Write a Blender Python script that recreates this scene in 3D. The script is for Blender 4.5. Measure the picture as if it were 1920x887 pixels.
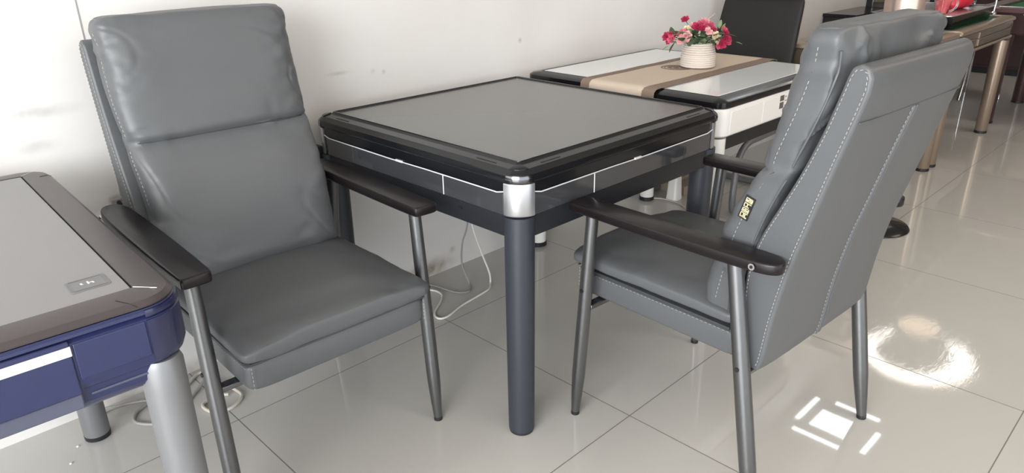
import bpy, math, random
from mathutils import Vector, noise, Matrix
random.seed(7)
PI = math.pi
sc = bpy.context.scene
for o in list(bpy.data.objects): bpy.data.objects.remove(o)
COL = sc.collection

# ------------------------------------------------------------ camera
cx, cy, cz = -1.61342517, -1.60504283, 1.27865072
yaw, pit, rol, foc = 0.7932024, -0.39145201, -0.01537086, 1355.85391
fw = Vector((math.cos(pit)*math.cos(yaw), math.cos(pit)*math.sin(yaw), math.sin(pit)))
rt = Vector((math.sin(yaw), -math.cos(yaw), 0)); up = rt.cross(fw)
r2 = rt*math.cos(rol)+up*math.sin(rol); u2 = -rt*math.sin(rol)+up*math.cos(rol)
cam = bpy.data.cameras.new('camera'); camo = bpy.data.objects.new('camera', cam); COL.objects.link(camo)
cam.sensor_width = 36.0; cam.lens = 36.0*foc/1920.0; cam.clip_start = .02; cam.clip_end = 100
m = Matrix.Identity(4)
for i in range(3): m[i][0] = r2[i]; m[i][1] = u2[i]; m[i][2] = -fw[i]
m[0][3], m[1][3], m[2][3] = cx, cy, cz
camo.matrix_world = m
sc.camera = camo

# ------------------------------------------------------------ world, light, exposure
W = bpy.data.worlds.new('world'); sc.world = W; W.use_nodes = True
bg = W.node_tree.nodes['Background']; bg.inputs[0].default_value = (.90, .95, 1.0, 1); bg.inputs[1].default_value = 1.9
sc.view_settings.view_transform = 'Standard'; sc.view_settings.look = 'None'
sc.view_settings.gamma = 1; sc.view_settings.use_curve_mapping = False
sc.view_settings.exposure = 0.5
def area(name, loc, target, sx, sy, power, col):
    l = bpy.data.lights.new(name, 'AREA'); l.shape = 'RECTANGLE'; l.size = sx; l.size_y = sy; l.energy = power; l.color = col
    o = bpy.data.objects.new(name, l); COL.objects.link(o); o.location = loc
    d = Vector(target)-Vector(loc); o.rotation_euler = d.to_track_quat('-Z', 'Y').to_euler(); return o
area('daylight_shopfront', (-5.2, -2.6, 1.7), (0, -.6, .5), 3.6, 2.4, 275, (.97, .98, 1.0))
area('warm_fill_overhead', (.6, -3.2, 2.66), (.6, -3.2, 0), 1.6, 1.6, 22, (1, .86, .72))  # unseen overhead light, added as warm fill for the interior
area('warm_fill_overhead', (3.6, -3.0, 2.66), (3.6, -3.0, 0), 1.6, 1.6, 22, (1, .82, .66))  # second added fill light, warmer and further along the room

# ------------------------------------------------------------ materials
def srgb(r, g, b):
    f = lambda c: ((c/255+.055)/1.055)**2.4 if c > 10.3 else c/255/12.92
    return (f(r), f(g), f(b), 1)
MATS = {}
def mat(name, col, rough=.5, metal=0, bump=0, bscale=200, coat=0, var=0, vscale=8, emit=0, trans=0, spec=.5, ior=1.5, aniso=0):
    if name in MATS: return MATS[name]
    mm = bpy.data.materials.new(name); mm.use_nodes = True; nt = mm.node_tree; b = nt.nodes['Principled BSDF']
    b.inputs['Base Color'].default_value = col; b.inputs['Roughness'].default_value = rough; b.inputs['Metallic'].default_value = metal
    b.inputs['Coat Weight'].default_value = coat; b.inputs['Coat Roughness'].default_value = .05
    b.inputs['Transmission Weight'].default_value = trans; b.inputs['IOR'].default_value = ior
    b.inputs['Specular IOR Level'].default_value = spec
    tc = nt.nodes.new('ShaderNodeTexCoord')
    if emit:
        b.inputs['Emission Color'].default_value = col; b.inputs['Emission Strength'].default_value = emit
    if bump or 1:
        n = nt.nodes.new('ShaderNodeTexNoise'); n.inputs['Scale'].default_value = bscale; n.inputs['Detail'].default_value = 3
        nt.links.new(tc.outputs['Object'], n.inputs['Vector'])
        if bump:
            bp = nt.nodes.new('ShaderNodeBump'); bp.inputs['Strength'].default_value = bump; bp.inputs['Distance'].default_value = .002
            nt.links.new(n.outputs['Fac'], bp.inputs['Height']); nt.links.new(bp.outputs['Normal'], b.inputs['Normal'])
    if var:
        n2 = nt.nodes.new('ShaderNodeTexNoise'); n2.inputs['Scale'].default_value = vscale; n2.inputs['Detail'].default_value = 4
        nt.links.new(tc.outputs['Object'], n2.inputs['Vector'])
        mx = nt.nodes.new('ShaderNodeMix'); mx.data_type = 'RGBA'
        mx.inputs['A'].default_value = tuple(c*(1-var) for c in col[:3])+(1,); mx.inputs['B'].default_value = tuple(min(1, c*(1+var)) for c in col[:3])+(1,)
        nt.links.new(n2.outputs['Fac'], mx.inputs['Factor']); nt.links.new(mx.outputs['Result'], b.inputs['Base Color'])
    MATS[name] = mm; return mm

LEATHER = mat('grey_leather', srgb(85, 87, 89), .44, bump=.09, bscale=420, var=.04, vscale=5)
MESHF = mat('mesh_fabric', srgb(70, 72, 74), .8, bump=.8, bscale=600)
THREAD = mat('pale_thread', srgb(150, 148, 144), .7)
SEAM = mat('dark_seam_piping', srgb(60, 62, 65), .5)  # seam and piping colour, darker than the leather
STEEL = mat('gunmetal_tube', srgb(112, 113, 114), .32, metal=.9, bump=.08, bscale=900, var=.06, vscale=60)
DARKWOOD = mat('espresso_wood', srgb(20, 15, 17), .34, spec=.35, bump=.08, bscale=60, coat=.05, var=.15, vscale=14)
BLACKP = mat('black_gloss_plastic', srgb(20, 21, 24), .2, coat=.1, spec=.4)
BLACKM = mat('black_matt_plastic', srgb(26, 26, 28), .5)
DKCHROME = mat('dark_chrome', srgb(120, 120, 124), .18, metal=1)
CHROME = mat('chrome', srgb(215, 215, 218), .12, metal=1)
SILVER = mat('brushed_silver', srgb(190, 191, 194), .3, metal=.85, bump=.05, bscale=500)
SILVERP = mat('silver_paint', srgb(122, 123, 125), .42, metal=.4, bump=.05, bscale=900)
GREYGLOSS = mat('graphite_gloss_panel', srgb(58, 59, 62), .12, coat=.5)
SLATE = mat('slate_powder_coat', srgb(44, 47, 55), .42, bump=.1, bscale=700)
APRON = mat('dark_slate_apron', srgb(30, 32, 37), .45)
TOPGREY = mat('satin_grey_tabletop', srgb(100, 101, 99), .22, var=.03, vscale=3)
TOPGREY2 = mat('pale_grey_tabletop', srgb(124, 123, 124), .3, var=.02, vscale=3)
TAUPE = mat('taupe_metallic_border', srgb(76, 69, 70), .34, metal=.35, bump=.08, bscale=900)
NAVY = mat('navy_lacquer', srgb(32, 39, 76), .3, coat=.15, bump=.05, bscale=700)
NAVYD = mat('dark_navy_lacquer', srgb(30, 34, 66), .22, coat=.3)
BLUEGREY = mat('blue_grey_apron', srgb(74, 77, 94), .4)
WHITEL = mat('white_lacquer', srgb(232, 230, 226), .2, coat=.3)
WHITETOP = mat('white_tempered_glass_top', srgb(236, 240, 240), .1, coat=.3)
LINE = mat('bright_trim', srgb(228, 230, 233), .3, metal=.2)
BEIGE = mat('beige_linen', srgb(198, 182, 164), .85, bump=.5, bscale=700, var=.05, vscale=60)
BROWNC = mat('brown_linen', srgb(128, 110, 96), .85, bump=.5, bscale=700, var=.05, vscale=60)
ROPE = mat('cream_rope', srgb(204, 194, 184), .8, bump=.5, bscale=300, var=.03)
BLKLEATH = mat('black_leather', srgb(32, 30, 28), .55, spec=.35, bump=.2, bscale=400)
BRONZE = mat('bronze_metal', srgb(150, 134, 118), .33, metal=.6, bump=.05, bscale=600)
BRONZED = mat('bronze_panel', srgb(112, 100, 86), .25, metal=.4)
FELT = mat('green_felt', srgb(36, 92, 58), .95, bump=.5, bscale=900)
MAHOG = mat('dark_mahogany', srgb(58, 40, 40), .3, coat=.2, var=.1)
PURPW = mat('purple_brown_lacquer', srgb(96, 72, 74), .25, coat=.3)
RED = mat('red_silk', srgb(206, 40, 60), .4, bump=.5, bscale=60, var=.15, vscale=30)
GLASS = mat('clear_glass', (1, 1, 1, 1), .02, trans=1, ior=1.45)
TEA = mat('golden_base', srgb(210, 180, 90), .3, metal=.6)
PINKM = mat('rose_steel', srgb(222, 198, 186), .28, metal=.7)
CABLEW = mat('white_cable', srgb(222, 221, 216), .45)
CABLEG = mat('grey_cable', srgb(150, 149, 146), .45)
CABLEB = mat('beige_cable', srgb(196, 188, 176), .5)
GOLD = mat('gold_foil', srgb(212, 206, 168), .35, metal=.3)
LEAFM = mat('leaf_green', srgb(66, 84, 60), .6, var=.3, vscale=40)
LEAFL = mat('pale_leaf_green', srgb(120, 140, 100), .6, var=.2, vscale=40)
FPINK = mat('pink_petal', srgb(205, 92, 118), .6, var=.15, vscale=60)
FHOT = mat('crimson_petal', srgb(172, 44, 80), .6, var=.15, vscale=60)
FBLUSH = mat('blush_petal', srgb(222, 166, 166), .6, var=.12, vscale=60)
FCREAM = mat('cream_petal', srgb(222, 206, 172), .6, var=.08, vscale=60)
CARD = mat('worn_cardboard', srgb(150, 134, 116), .85, var=.15, vscale=15)
SMOKE = mat('grey_panel', srgb(150, 144, 140), .5)
TERRA = mat('brown_pottery', srgb(120, 84, 52), .5, var=.35, vscale=25)
STONE = mat('mottled_stone', srgb(158, 148, 128), .6, var=.5, vscale=45)

# ------------------------------------------------------------ mesh helpers
class MB:
    def __init__(s): s.v = []; s.f = []
    def add(s, vs, fs):
        n = len(s.v); s.v += [tuple(v) for v in vs]; s.f += [tuple(i+n for i in f) for f in fs]; return s
    def box(s, lo, hi):
        (a, b, c), (d, e, f) = lo, hi
        vs = [(a,b,c),(d,b,c),(d,e,c),(a,e,c),(a,b,f),(d,b,f),(d,e,f),(a,e,f)]
        return s.add(vs, [(0,3,2,1),(4,5,6,7),(0,1,5,4),(1,2,6,5),(2,3,7,6),(3,0,4,7)])
    def loops(s, Ls, cap0=True, cap1=True, closed=False):
        n = len(Ls[0]); k = len(Ls); fs = []
        vs = [p for L in Ls for p in L]
        for i in range(k if closed else k-1):
            j = (i+1) % k
            for a in range(n):
                b = (a+1) % n; fs.append((i*n+a, i*n+b, j*n+b, j*n+a))
        if not closed:
            if cap0: fs.append(tuple(range(n))[::-1])
            if cap1: fs.append(tuple((k-1)*n+a for a in range(n)))
        return s.add(vs, fs)
    def tube(s, pts, rad, n=12, cap=True):
        pts = [Vector(p) for p in pts]; k = len(pts)
        if not hasattr(rad, '__len__'): rad = [rad]*k
        Ls = []; ref = None
        for i, p in enumerate(pts):
            d = (pts[min(i+1, k-1)]-pts[max(i-1, 0)])
            d = d.normalized() if d.length > 1e-9 else Vector((0,0,1))
            if ref is None:
                ref = d.orthogonal().normalized()
            else:
                ref = (ref-d*ref.dot(d)); ref = ref.normalized() if ref.length > 1e-6 else d.orthogonal().normalized()
            b = d.cross(ref)
            Ls.append([p+(ref*math.cos(2*PI*j/n)+b*math.sin(2*PI*j/n))*rad[i] for j in range(n)])
        return s.loops(Ls, cap, cap)
    def lathe(s, prof, c=(0,0,0), n=32, cap=True):
        Ls = [[(c[0]+r*math.cos(2*PI*j/n), c[1]+r*math.sin(2*PI*j/n), c[2]+z) for j in range(n)] for r, z in prof]
        return s.loops(Ls, cap, cap)
    def build(s, name, m, parent=None, smooth=True, bevel=0, seg=2, angle=40, sub=0):
        me = bpy.data.meshes.new(name); me.from_pydata(s.v, [], s.f); me.validate()
        import bmesh
        bm = bmesh.new(); bm.from_mesh(me); bmesh.ops.recalc_face_normals(bm, faces=bm.faces); bm.to_mesh(me); bm.free()
        me.materials.append(m)
        if smooth:
            me.shade_smooth(); me.set_sharp_from_angle(angle=math.radians(angle))
        o = bpy.data.objects.new(name, me); COL.objects.link(o)
        if parent: o.parent = parent
        if bevel:
            b = o.modifiers.new('bevel', 'BEVEL'); b.width = bevel; b.segments = seg; b.limit_method = 'ANGLE'; b.angle_limit = math.radians(35)
            b.harden_normals = False
            if smooth:
                for p in me.polygons: p.use_smooth = True
                w = o.modifiers.new('wn', 'WEIGHTED_NORMAL'); w.keep_sharp = True; w.weight = 80
        if sub:
            b = o.modifiers.new('sub', 'SUBSURF'); b.levels = sub; b.render_levels = sub
        return o
def tag(o, label=None, cat=None, group=None, kind=None):
    if label: o['label'] = label
    if cat: o['category'] = cat
    if group: o['group'] = group
    if kind: o['kind'] = kind
    return o
def thing(name, label, cat, loc=(0,0,0), rz=0, group=None):
    o = bpy.data.objects.new(name, None); COL.objects.link(o); o.location = loc; o.rotation_euler = (0,0,rz)
    o.empty_display_size = .05
    return tag(o, label, cat, group)
def copy_tree(o, parent=None):
    c = o.copy(); COL.objects.link(c); c.parent = parent
    for ch in list(o.children): copy_tree(ch, c)
    return c
def rrect(hx, hy, r, z, n=8, c=(0,0)):
    out = []
    for (sx, sy, a0) in ((1,1,0),(-1,1,PI/2),(-1,-1,PI),(1,-1,1.5*PI)):
        for i in range(n+1):
            a = a0+PI/2*i/n
            out.append((c[0]+sx*(hx-r)+r*math.cos(a), c[1]+sy*(hy-r)+r*math.sin(a), z))
    return out
def smoothpath(pts, k=8):
    pts = [Vector(p) for p in pts]; out = []
    P = [pts[0]*2-pts[1]]+pts+[pts[-1]*2-pts[-2]]
    for i in range(1, len(P)-2):
        a, b, c, d = P[i-1:i+3]
        for j in range(k):
            t = j/k
            out.append(.5*((2*b)+(c-a)*t+(2*a-5*b+4*c-d)*t*t+(3*b-a-3*c+d)*t**3))
    out.append(pts[-1]); return out
def interp(tab, t):
    if t <= tab[0][0]: return tab[0][1]
    for (a, va), (b, vb) in zip(tab, tab[1:]):
        if t <= b: return va+(vb-va)*(t-a)/(b-a)
    return tab[-1][1]
def sinterp(tab, t):
    n = len(tab)
    if t <= tab[0][0]: return tab[0][1]
    if t >= tab[-1][0]: return tab[-1][1]
    for i in range(n-1):
        if t <= tab[i+1][0]:
            a, b = tab[i], tab[i+1]; p = tab[max(i-1,0)]; q = tab[min(i+2,n-1)]
            u = (t-a[0])/(b[0]-a[0])
            ma = (b[1]-p[1])/(b[0]-p[0])*(b[0]-a[0]) if b[0] != p[0] else 0
            mb = (q[1]-a[1])/(q[0]-a[0])*(b[0]-a[0]) if q[0] != a[0] else 0
            h = u*u; g = h*u
            return (2*g-3*h+1)*a[1]+(g-2*h+u)*ma+(-2*g+3*h)*b[1]+(g-h)*mb
def spow(v, p): return math.copysign(abs(v)**p, v)
def soft(F, B, Wd, nv=48, nt=72, pw=5, pq=None, pe=5, disp=None, pqb=None, wmin=.82):
    """a padded slab: F, B map v in 0..1 to (y,z) on its front and back; Wd(v) is its half width"""
    pq = pq or pw; Ls = []
    for i in range(nv+1):
        a = -PI/2+PI*i/nv; v = .5+.5*spow(math.sin(a), 2/pe*.9 if pe > 2 else 1)
        v = .5+.5*math.copysign(abs(math.sin(a))**(1.0), math.sin(a))
        e = (max(0, 1-abs(2*v-1)**pe))**(1/pe); we = (max(0, 1-abs(2*v-1)**(pe*2.2)))**(1/(pe*1.6))
        e = max(e, .02); we = max(we, wmin)
        f = Vector((0,)+tuple(F(v))); b = Vector((0,)+tuple(B(v))); M = (f+b)/2; H = (f-b)/2; w = Wd(v)
        L = []
        for j in range(nt):
            t = 2*PI*j/nt
            X = spow(math.cos(t), 2/pw); Y = spow(math.sin(t), 2/(pqb if pqb and math.sin(t) < 0 else pq))
            p = Vector((w*we*X, 0, 0))+M+H*e*Y
            if disp: p = disp(p, v, X, Y, H)
            L.append(p)
        Ls.append(L)
    mb = MB(); mb.loops(Ls); return mb
def stitches(pts, m, parent, gap=.011, ln=.006, r=.0011):
    pts = [Vector(p) for p in pts]; mb = MB(); acc = 0; nxt = 0
    for a, b in zip(pts, pts[1:]):
        d = (b-a).length
        if d < 1e-7: continue
        while nxt < acc+d:
            t = (nxt-acc)/d; p = a.lerp(b, t); q = p+(b-a).normalized()*ln
            mb.tube([p, q], r, n=5); nxt += gap
        acc += d
    return mb.build('stitching', m, parent, smooth=False)

# ------------------------------------------------------------ room
ZC = 2.7; XF = 9.5; YR = -7.0
def nmat(name, fn):
    mm = bpy.data.materials.new(name); mm.use_nodes = True; fn(mm.node_tree, mm.node_tree.nodes['Principled BSDF']); return mm
def floor_nodes(nt, b):
    N = nt.nodes.new; Lk = nt.links.new
    tc = N('ShaderNodeTexCoord'); sp = N('ShaderNodeSeparateXYZ'); Lk(tc.outputs['Object'], sp.inputs[0])
    def axis(out, off):
        a = N('ShaderNodeMath'); a.operation = 'SUBTRACT'; Lk(out, a.inputs[0]); a.inputs[1].default_value = off
        d = N('ShaderNodeMath'); d.operation = 'DIVIDE'; Lk(a.outputs[0], d.inputs[0]); d.inputs[1].default_value = .8
        r = N('ShaderNodeMath'); r.operation = 'ROUND'; Lk(d.outputs[0], r.inputs[0])
        s = N('ShaderNodeMath'); s.operation = 'SUBTRACT'; Lk(d.outputs[0], s.inputs[0]); Lk(r.outputs[0], s.inputs[1])
        ab = N('ShaderNodeMath'); ab.operation = 'ABSOLUTE'; Lk(s.outputs[0], ab.inputs[0])
        lt = N('ShaderNodeMath'); lt.operation = 'LESS_THAN'; Lk(ab.outputs[0], lt.inputs[0]); lt.inputs[1].default_value = .0015/.8
        fl = N('ShaderNodeMath'); fl.operation = 'FLOOR'; Lk(d.outputs[0], fl.inputs[0])
        return lt.outputs[0], fl.outputs[0]
    gx, ix = axis(sp.outputs[0], -.164); gy, iy = axis(sp.outputs[1], -.605)
    g = N('ShaderNodeMath'); g.operation = 'MAXIMUM'; Lk(gx, g.inputs[0]); Lk(gy, g.inputs[1])
    cb = N('ShaderNodeCombineXYZ'); Lk(ix, cb.inputs[0]); Lk(iy, cb.inputs[1])
    wn = N('ShaderNodeTexWhiteNoise'); Lk(cb.outputs[0], wn.inputs['Vector'])
    n = N('ShaderNodeTexNoise'); n.inputs['Scale'].default_value = 1.4; n.inputs['Detail'].default_value = 5; n.inputs['Distortion'].default_value = 1.2
    Lk(tc.outputs['Object'], n.inputs['Vector'])
    mx = N('ShaderNodeMix'); mx.data_type = 'RGBA'; mx.inputs['A'].default_value = FLOOR_A; mx.inputs['B'].default_value = FLOOR_B
    Lk(n.outputs['Fac'], mx.inputs['Factor'])
    m2 = N('ShaderNodeMix'); m2.data_type = 'RGBA'; m2.blend_type = 'MULTIPLY'; m2.inputs['Factor'].default_value = 1
    mr = N('ShaderNodeMapRange'); mr.inputs['To Min'].default_value = .965; mr.inputs['To Max'].default_value = 1.02; Lk(wn.outputs['Value'], mr.inputs['Value'])
    Lk(mx.outputs['Result'], m2.inputs['A']); Lk(mr.outputs['Result'], m2.inputs['B'])
    m3 = N('ShaderNodeMix'); m3.data_type = 'RGBA'; m3.inputs['B'].default_value = srgb(112, 108, 102); Lk(g.outputs[0], m3.inputs['Factor']); Lk(m2.outputs['Result'], m3.inputs['A'])
    Lk(m3.outputs['Result'], b.inputs['Base Color'])
    # dried mop marks: a patch of scuffs near the right-hand chair
    vd = N('ShaderNodeVectorMath'); vd.operation = 'DISTANCE'; vd.inputs[1].default_value = (.86, -1.12, 0); Lk(tc.outputs['Object'], vd.inputs[0])
    mk = N('ShaderNodeMapRange'); mk.inputs['From Min'].default_value = .12; mk.inputs['From Max'].default_value = .42; mk.inputs['To Min'].default_value = 1; mk.inputs['To Max'].default_value = 0
    Lk(vd.outputs['Value'], mk.inputs['Value'])
    sc_ = N('ShaderNodeTexNoise'); sc_.inputs['Scale'].default_value = 26; sc_.inputs['Detail'].default_value = 6; sc_.inputs['Distortion'].default_value = 2.5
    mp = N('ShaderNodeMapping'); mp.inputs['Scale'].default_value = (.5, 1.6, 1); mp.inputs['Rotation'].default_value = (0, 0, .5); Lk(tc.outputs['Object'], mp.inputs[0]); Lk(mp.outputs[0], sc_.inputs['Vector'])
    pm = N('ShaderNodeMath'); pm.operation = 'MULTIPLY'; Lk(mk.outputs['Result'], pm.inputs[0]); Lk(sc_.outputs['Fac'], pm.inputs[1])
    ra = N('ShaderNodeMapRange'); ra.inputs['From Min'].default_value = .35; ra.inputs['From Max'].default_value = .75; ra.inputs['To Min'].default_value = .022; ra.inputs['To Max'].default_value = .07
    Lk(pm.outputs[0], ra.inputs['Value'])
    rg = N('ShaderNodeMath'); rg.operation = 'MAXIMUM'; Lk(ra.outputs['Result'], rg.inputs[0])
    gm = N('ShaderNodeMath'); gm.operation = 'MULTIPLY'; Lk(g.outputs[0], gm.inputs[0]); gm.inputs[1].default_value = .6; Lk(gm.outputs[0], rg.inputs[1])
    Lk(rg.outputs[0], b.inputs['Roughness'])
    bp = N('ShaderNodeBump'); bp.inputs['Strength'].default_value = .13; bp.inputs['Distance'].default_value = .001; Lk(pm.outputs[0], bp.inputs['Height'])
    bp2 = N('ShaderNodeBump'); bp2.inputs['Strength'].default_value = .03; bp2.inputs['Distance'].default_value = .002; Lk(n.outputs['Fac'], bp2.inputs['Height']); Lk(bp.outputs[0], bp2.inputs['Normal'])
    Lk(bp2.outputs[0], b.inputs['Normal'])
    b.inputs['IOR'].default_value = 1.5
FLOOR_A = srgb(184, 181, 175); FLOOR_B = srgb(193, 191, 186)
FLOORM = nmat('polished_floor_tile', floor_nodes)
def wall_nodes(nt, b):
    N = nt.nodes.new; Lk = nt.links.new
    tc = N('ShaderNodeTexCoord')
    n = N('ShaderNodeTexNoise'); n.inputs['Scale'].default_value = 2.2; n.inputs['Detail'].default_value = 6; Lk(tc.outputs['Object'], n.inputs['Vector'])
    cr = N('ShaderNodeValToRGB'); cr.color_ramp.elements[0].position = .3; cr.color_ramp.elements[0].color = srgb(214, 211, 207); cr.color_ramp.elements[1].position = .65; cr.color_ramp.elements[1].color = srgb(222, 220, 217)
    Lk(n.outputs['Fac'], cr.inputs[0])
    prev = cr.outputs[0]
    # smudges, each a soft broken blot with its own place on the wall
    spots = [(-1.19, .885, .11, .02, .55), (-1.21, .80, .05, .02, .5), (-.30, .868, .05, .008, .5), (.565, .89, .012, .012, .9), (-.165, .857, .012, .012, .5), (-.12, .85, .01, .01, .5),
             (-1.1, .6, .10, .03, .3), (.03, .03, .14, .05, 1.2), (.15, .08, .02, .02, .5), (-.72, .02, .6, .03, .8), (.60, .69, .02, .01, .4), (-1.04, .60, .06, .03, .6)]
    for (x, z, sx, sz, k) in spots:
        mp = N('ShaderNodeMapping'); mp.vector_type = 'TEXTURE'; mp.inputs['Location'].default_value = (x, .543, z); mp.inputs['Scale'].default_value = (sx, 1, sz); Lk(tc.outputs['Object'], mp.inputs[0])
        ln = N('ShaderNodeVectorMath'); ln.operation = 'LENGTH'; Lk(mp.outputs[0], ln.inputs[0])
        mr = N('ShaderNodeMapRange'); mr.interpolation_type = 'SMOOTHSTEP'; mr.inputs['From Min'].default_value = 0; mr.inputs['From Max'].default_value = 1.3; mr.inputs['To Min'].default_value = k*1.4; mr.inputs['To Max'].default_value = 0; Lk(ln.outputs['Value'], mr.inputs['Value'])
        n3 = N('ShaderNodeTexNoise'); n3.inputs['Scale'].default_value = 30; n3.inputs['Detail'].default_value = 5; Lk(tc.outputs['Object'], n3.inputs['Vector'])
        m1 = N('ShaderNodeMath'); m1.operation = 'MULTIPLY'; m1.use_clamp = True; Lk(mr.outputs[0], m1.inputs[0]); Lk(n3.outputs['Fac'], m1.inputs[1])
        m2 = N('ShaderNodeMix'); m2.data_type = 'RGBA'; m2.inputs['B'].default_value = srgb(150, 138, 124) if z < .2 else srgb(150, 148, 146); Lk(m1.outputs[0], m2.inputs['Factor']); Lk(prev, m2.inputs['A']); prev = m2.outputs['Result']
    Lk(prev, b.inputs['Base Color']); b.inputs['Roughness'].default_value = .45
    bp = N('ShaderNodeBump'); bp.inputs['Strength'].default_value = .15; bp.inputs['Distance'].default_value = .004; Lk(n.outputs['Fac'], bp.inputs['Height']); Lk(bp.outputs[0], b.inputs['Normal'])
WALLM = nmat('painted_wall', wall_nodes)
CEILM = mat('ceiling_paint', srgb(214, 210, 204), .8)
FARM = mat('far_wall_paint', srgb(150, 130, 112), .7)
tag(MB().box((-6, YR, -.1), (XF+.1, .543, 0)).build('floor', FLOORM, smooth=False), kind='structure')
tag(MB().box((-6, .543, -.1), (XF+.1, .68, ZC+.1)).build('wall_back', WALLM, smooth=False), kind='structure')
tag(MB().box((-6, YR, ZC), (XF+.1, .543, ZC+.1)).build('ceiling', CEILM, smooth=False), kind='structure')
tag(MB().box((XF, YR, 0), (XF+.1, .543, ZC)).build('wall_far', FARM, smooth=False), kind='structure')
tag(MB().box((2.5, YR-.1, -.1), (XF+.1, YR, ZC+.1)).build('wall_right', FARM, smooth=False), kind='structure')
# a vertical joint between wall boards
tag(MB().box((-1.043, .5415, 0), (-1.040, .5432, ZC)).build('trim_1', mat('wall_joint', srgb(150, 150, 150), .7), smooth=False), kind='structure')

# ------------------------------------------------------------ ceiling lamps
WARML = mat('warm_lamp_diffuser', (1, .78, .55, 1), .5, emit=2.2)
WHITEE = mat('white_lamp_diffuser', (1, .96, .9, 1), .5, emit=6)
WHITEE2 = mat('square_lamp_diffuser', (.95, .97, 1, 1), .5, emit=6)
LAMPF = mat('lamp_body', srgb(225, 225, 222), .5)
def quad_prism(pts, z0, z1):
    mb = MB(); n = len(pts)
    mb.add([(x, y, z0) for x, y in pts]+[(x, y, z1) for x, y in pts], [tuple(range(n))[::-1], tuple(range(n, 2*n))]+[(i, (i+1) % n, n+(i+1) % n, n+i) for i in range(n)])
    return mb
t = thing('ceiling_lamp', 'square ceiling light with a bright panel framed by four bars', 'ceiling lamp', (4.02, .11, ZC))
MB().loops([rrect(.36, .34, .03, 0), rrect(.36, .34, .03, -.03)]).build('base', LAMPF, t)
MB().box((-.17, -.13, -.045), (.10, .18, -.03)).build('light_panel', WHITEE2, t, smooth=False)
for lo, hi in (((-.17, .27), (.25, .31)), ((.27, -.24), (.31, .14)), ((-.25, -.32), (.10, -.28)), ((-.34, -.14), (-.30, .26))):
    MB().box((lo[0], lo[1], -.042), (hi[0], hi[1], -.03)).build('light_bar', WHITEE2, t, smooth=False)
t = thing('ceiling_lamp', 'curved open ring ceiling light around a warm round diffuser', 'ceiling lamp', (5.9, .1, ZC))
MB().lathe([(.55, 0), (.55, -.02), (.5, -.025)], n=48).build('base', LAMPF, t)
pth = smoothpath([(6.02, .36), (5.75, .43), (5.45, .39), (5.25, .2), (5.20, -.02), (5.30, -.22), (5.55, -.36), (5.85, -.36), (6.06, -.26), (6.12, -.14)], 8)
wd = [(0, .01), (.12, .05), (.5, .07), (.75, .10), (.92, .05), (1, .012)]
Lo = []; n = len(pth)
for i, p in enumerate(pth):
    d = (pth[min(i+1, n-1)]-pth[max(i-1, 0)]).normalized(); nn = Vector((-d.y, d.x)); w = interp(wd, i/(n-1))
    c = Vector((p.x-5.9, p.y-.1)); a = c+nn*w; b = c-nn*w
    Lo.append([(a.x, a.y, -.05), (b.x, b.y, -.05), (b.x, b.y, -.026), (a.x, a.y, -.026)])
MB().loops(Lo).build('light_ring', WHITEE, t)
MB().lathe([(.2, -.026), (.2, -.04), (.19, -.046)], c=(.42, .09, 0), n=40).build('warm_diffuser', WARML, t)

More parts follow.
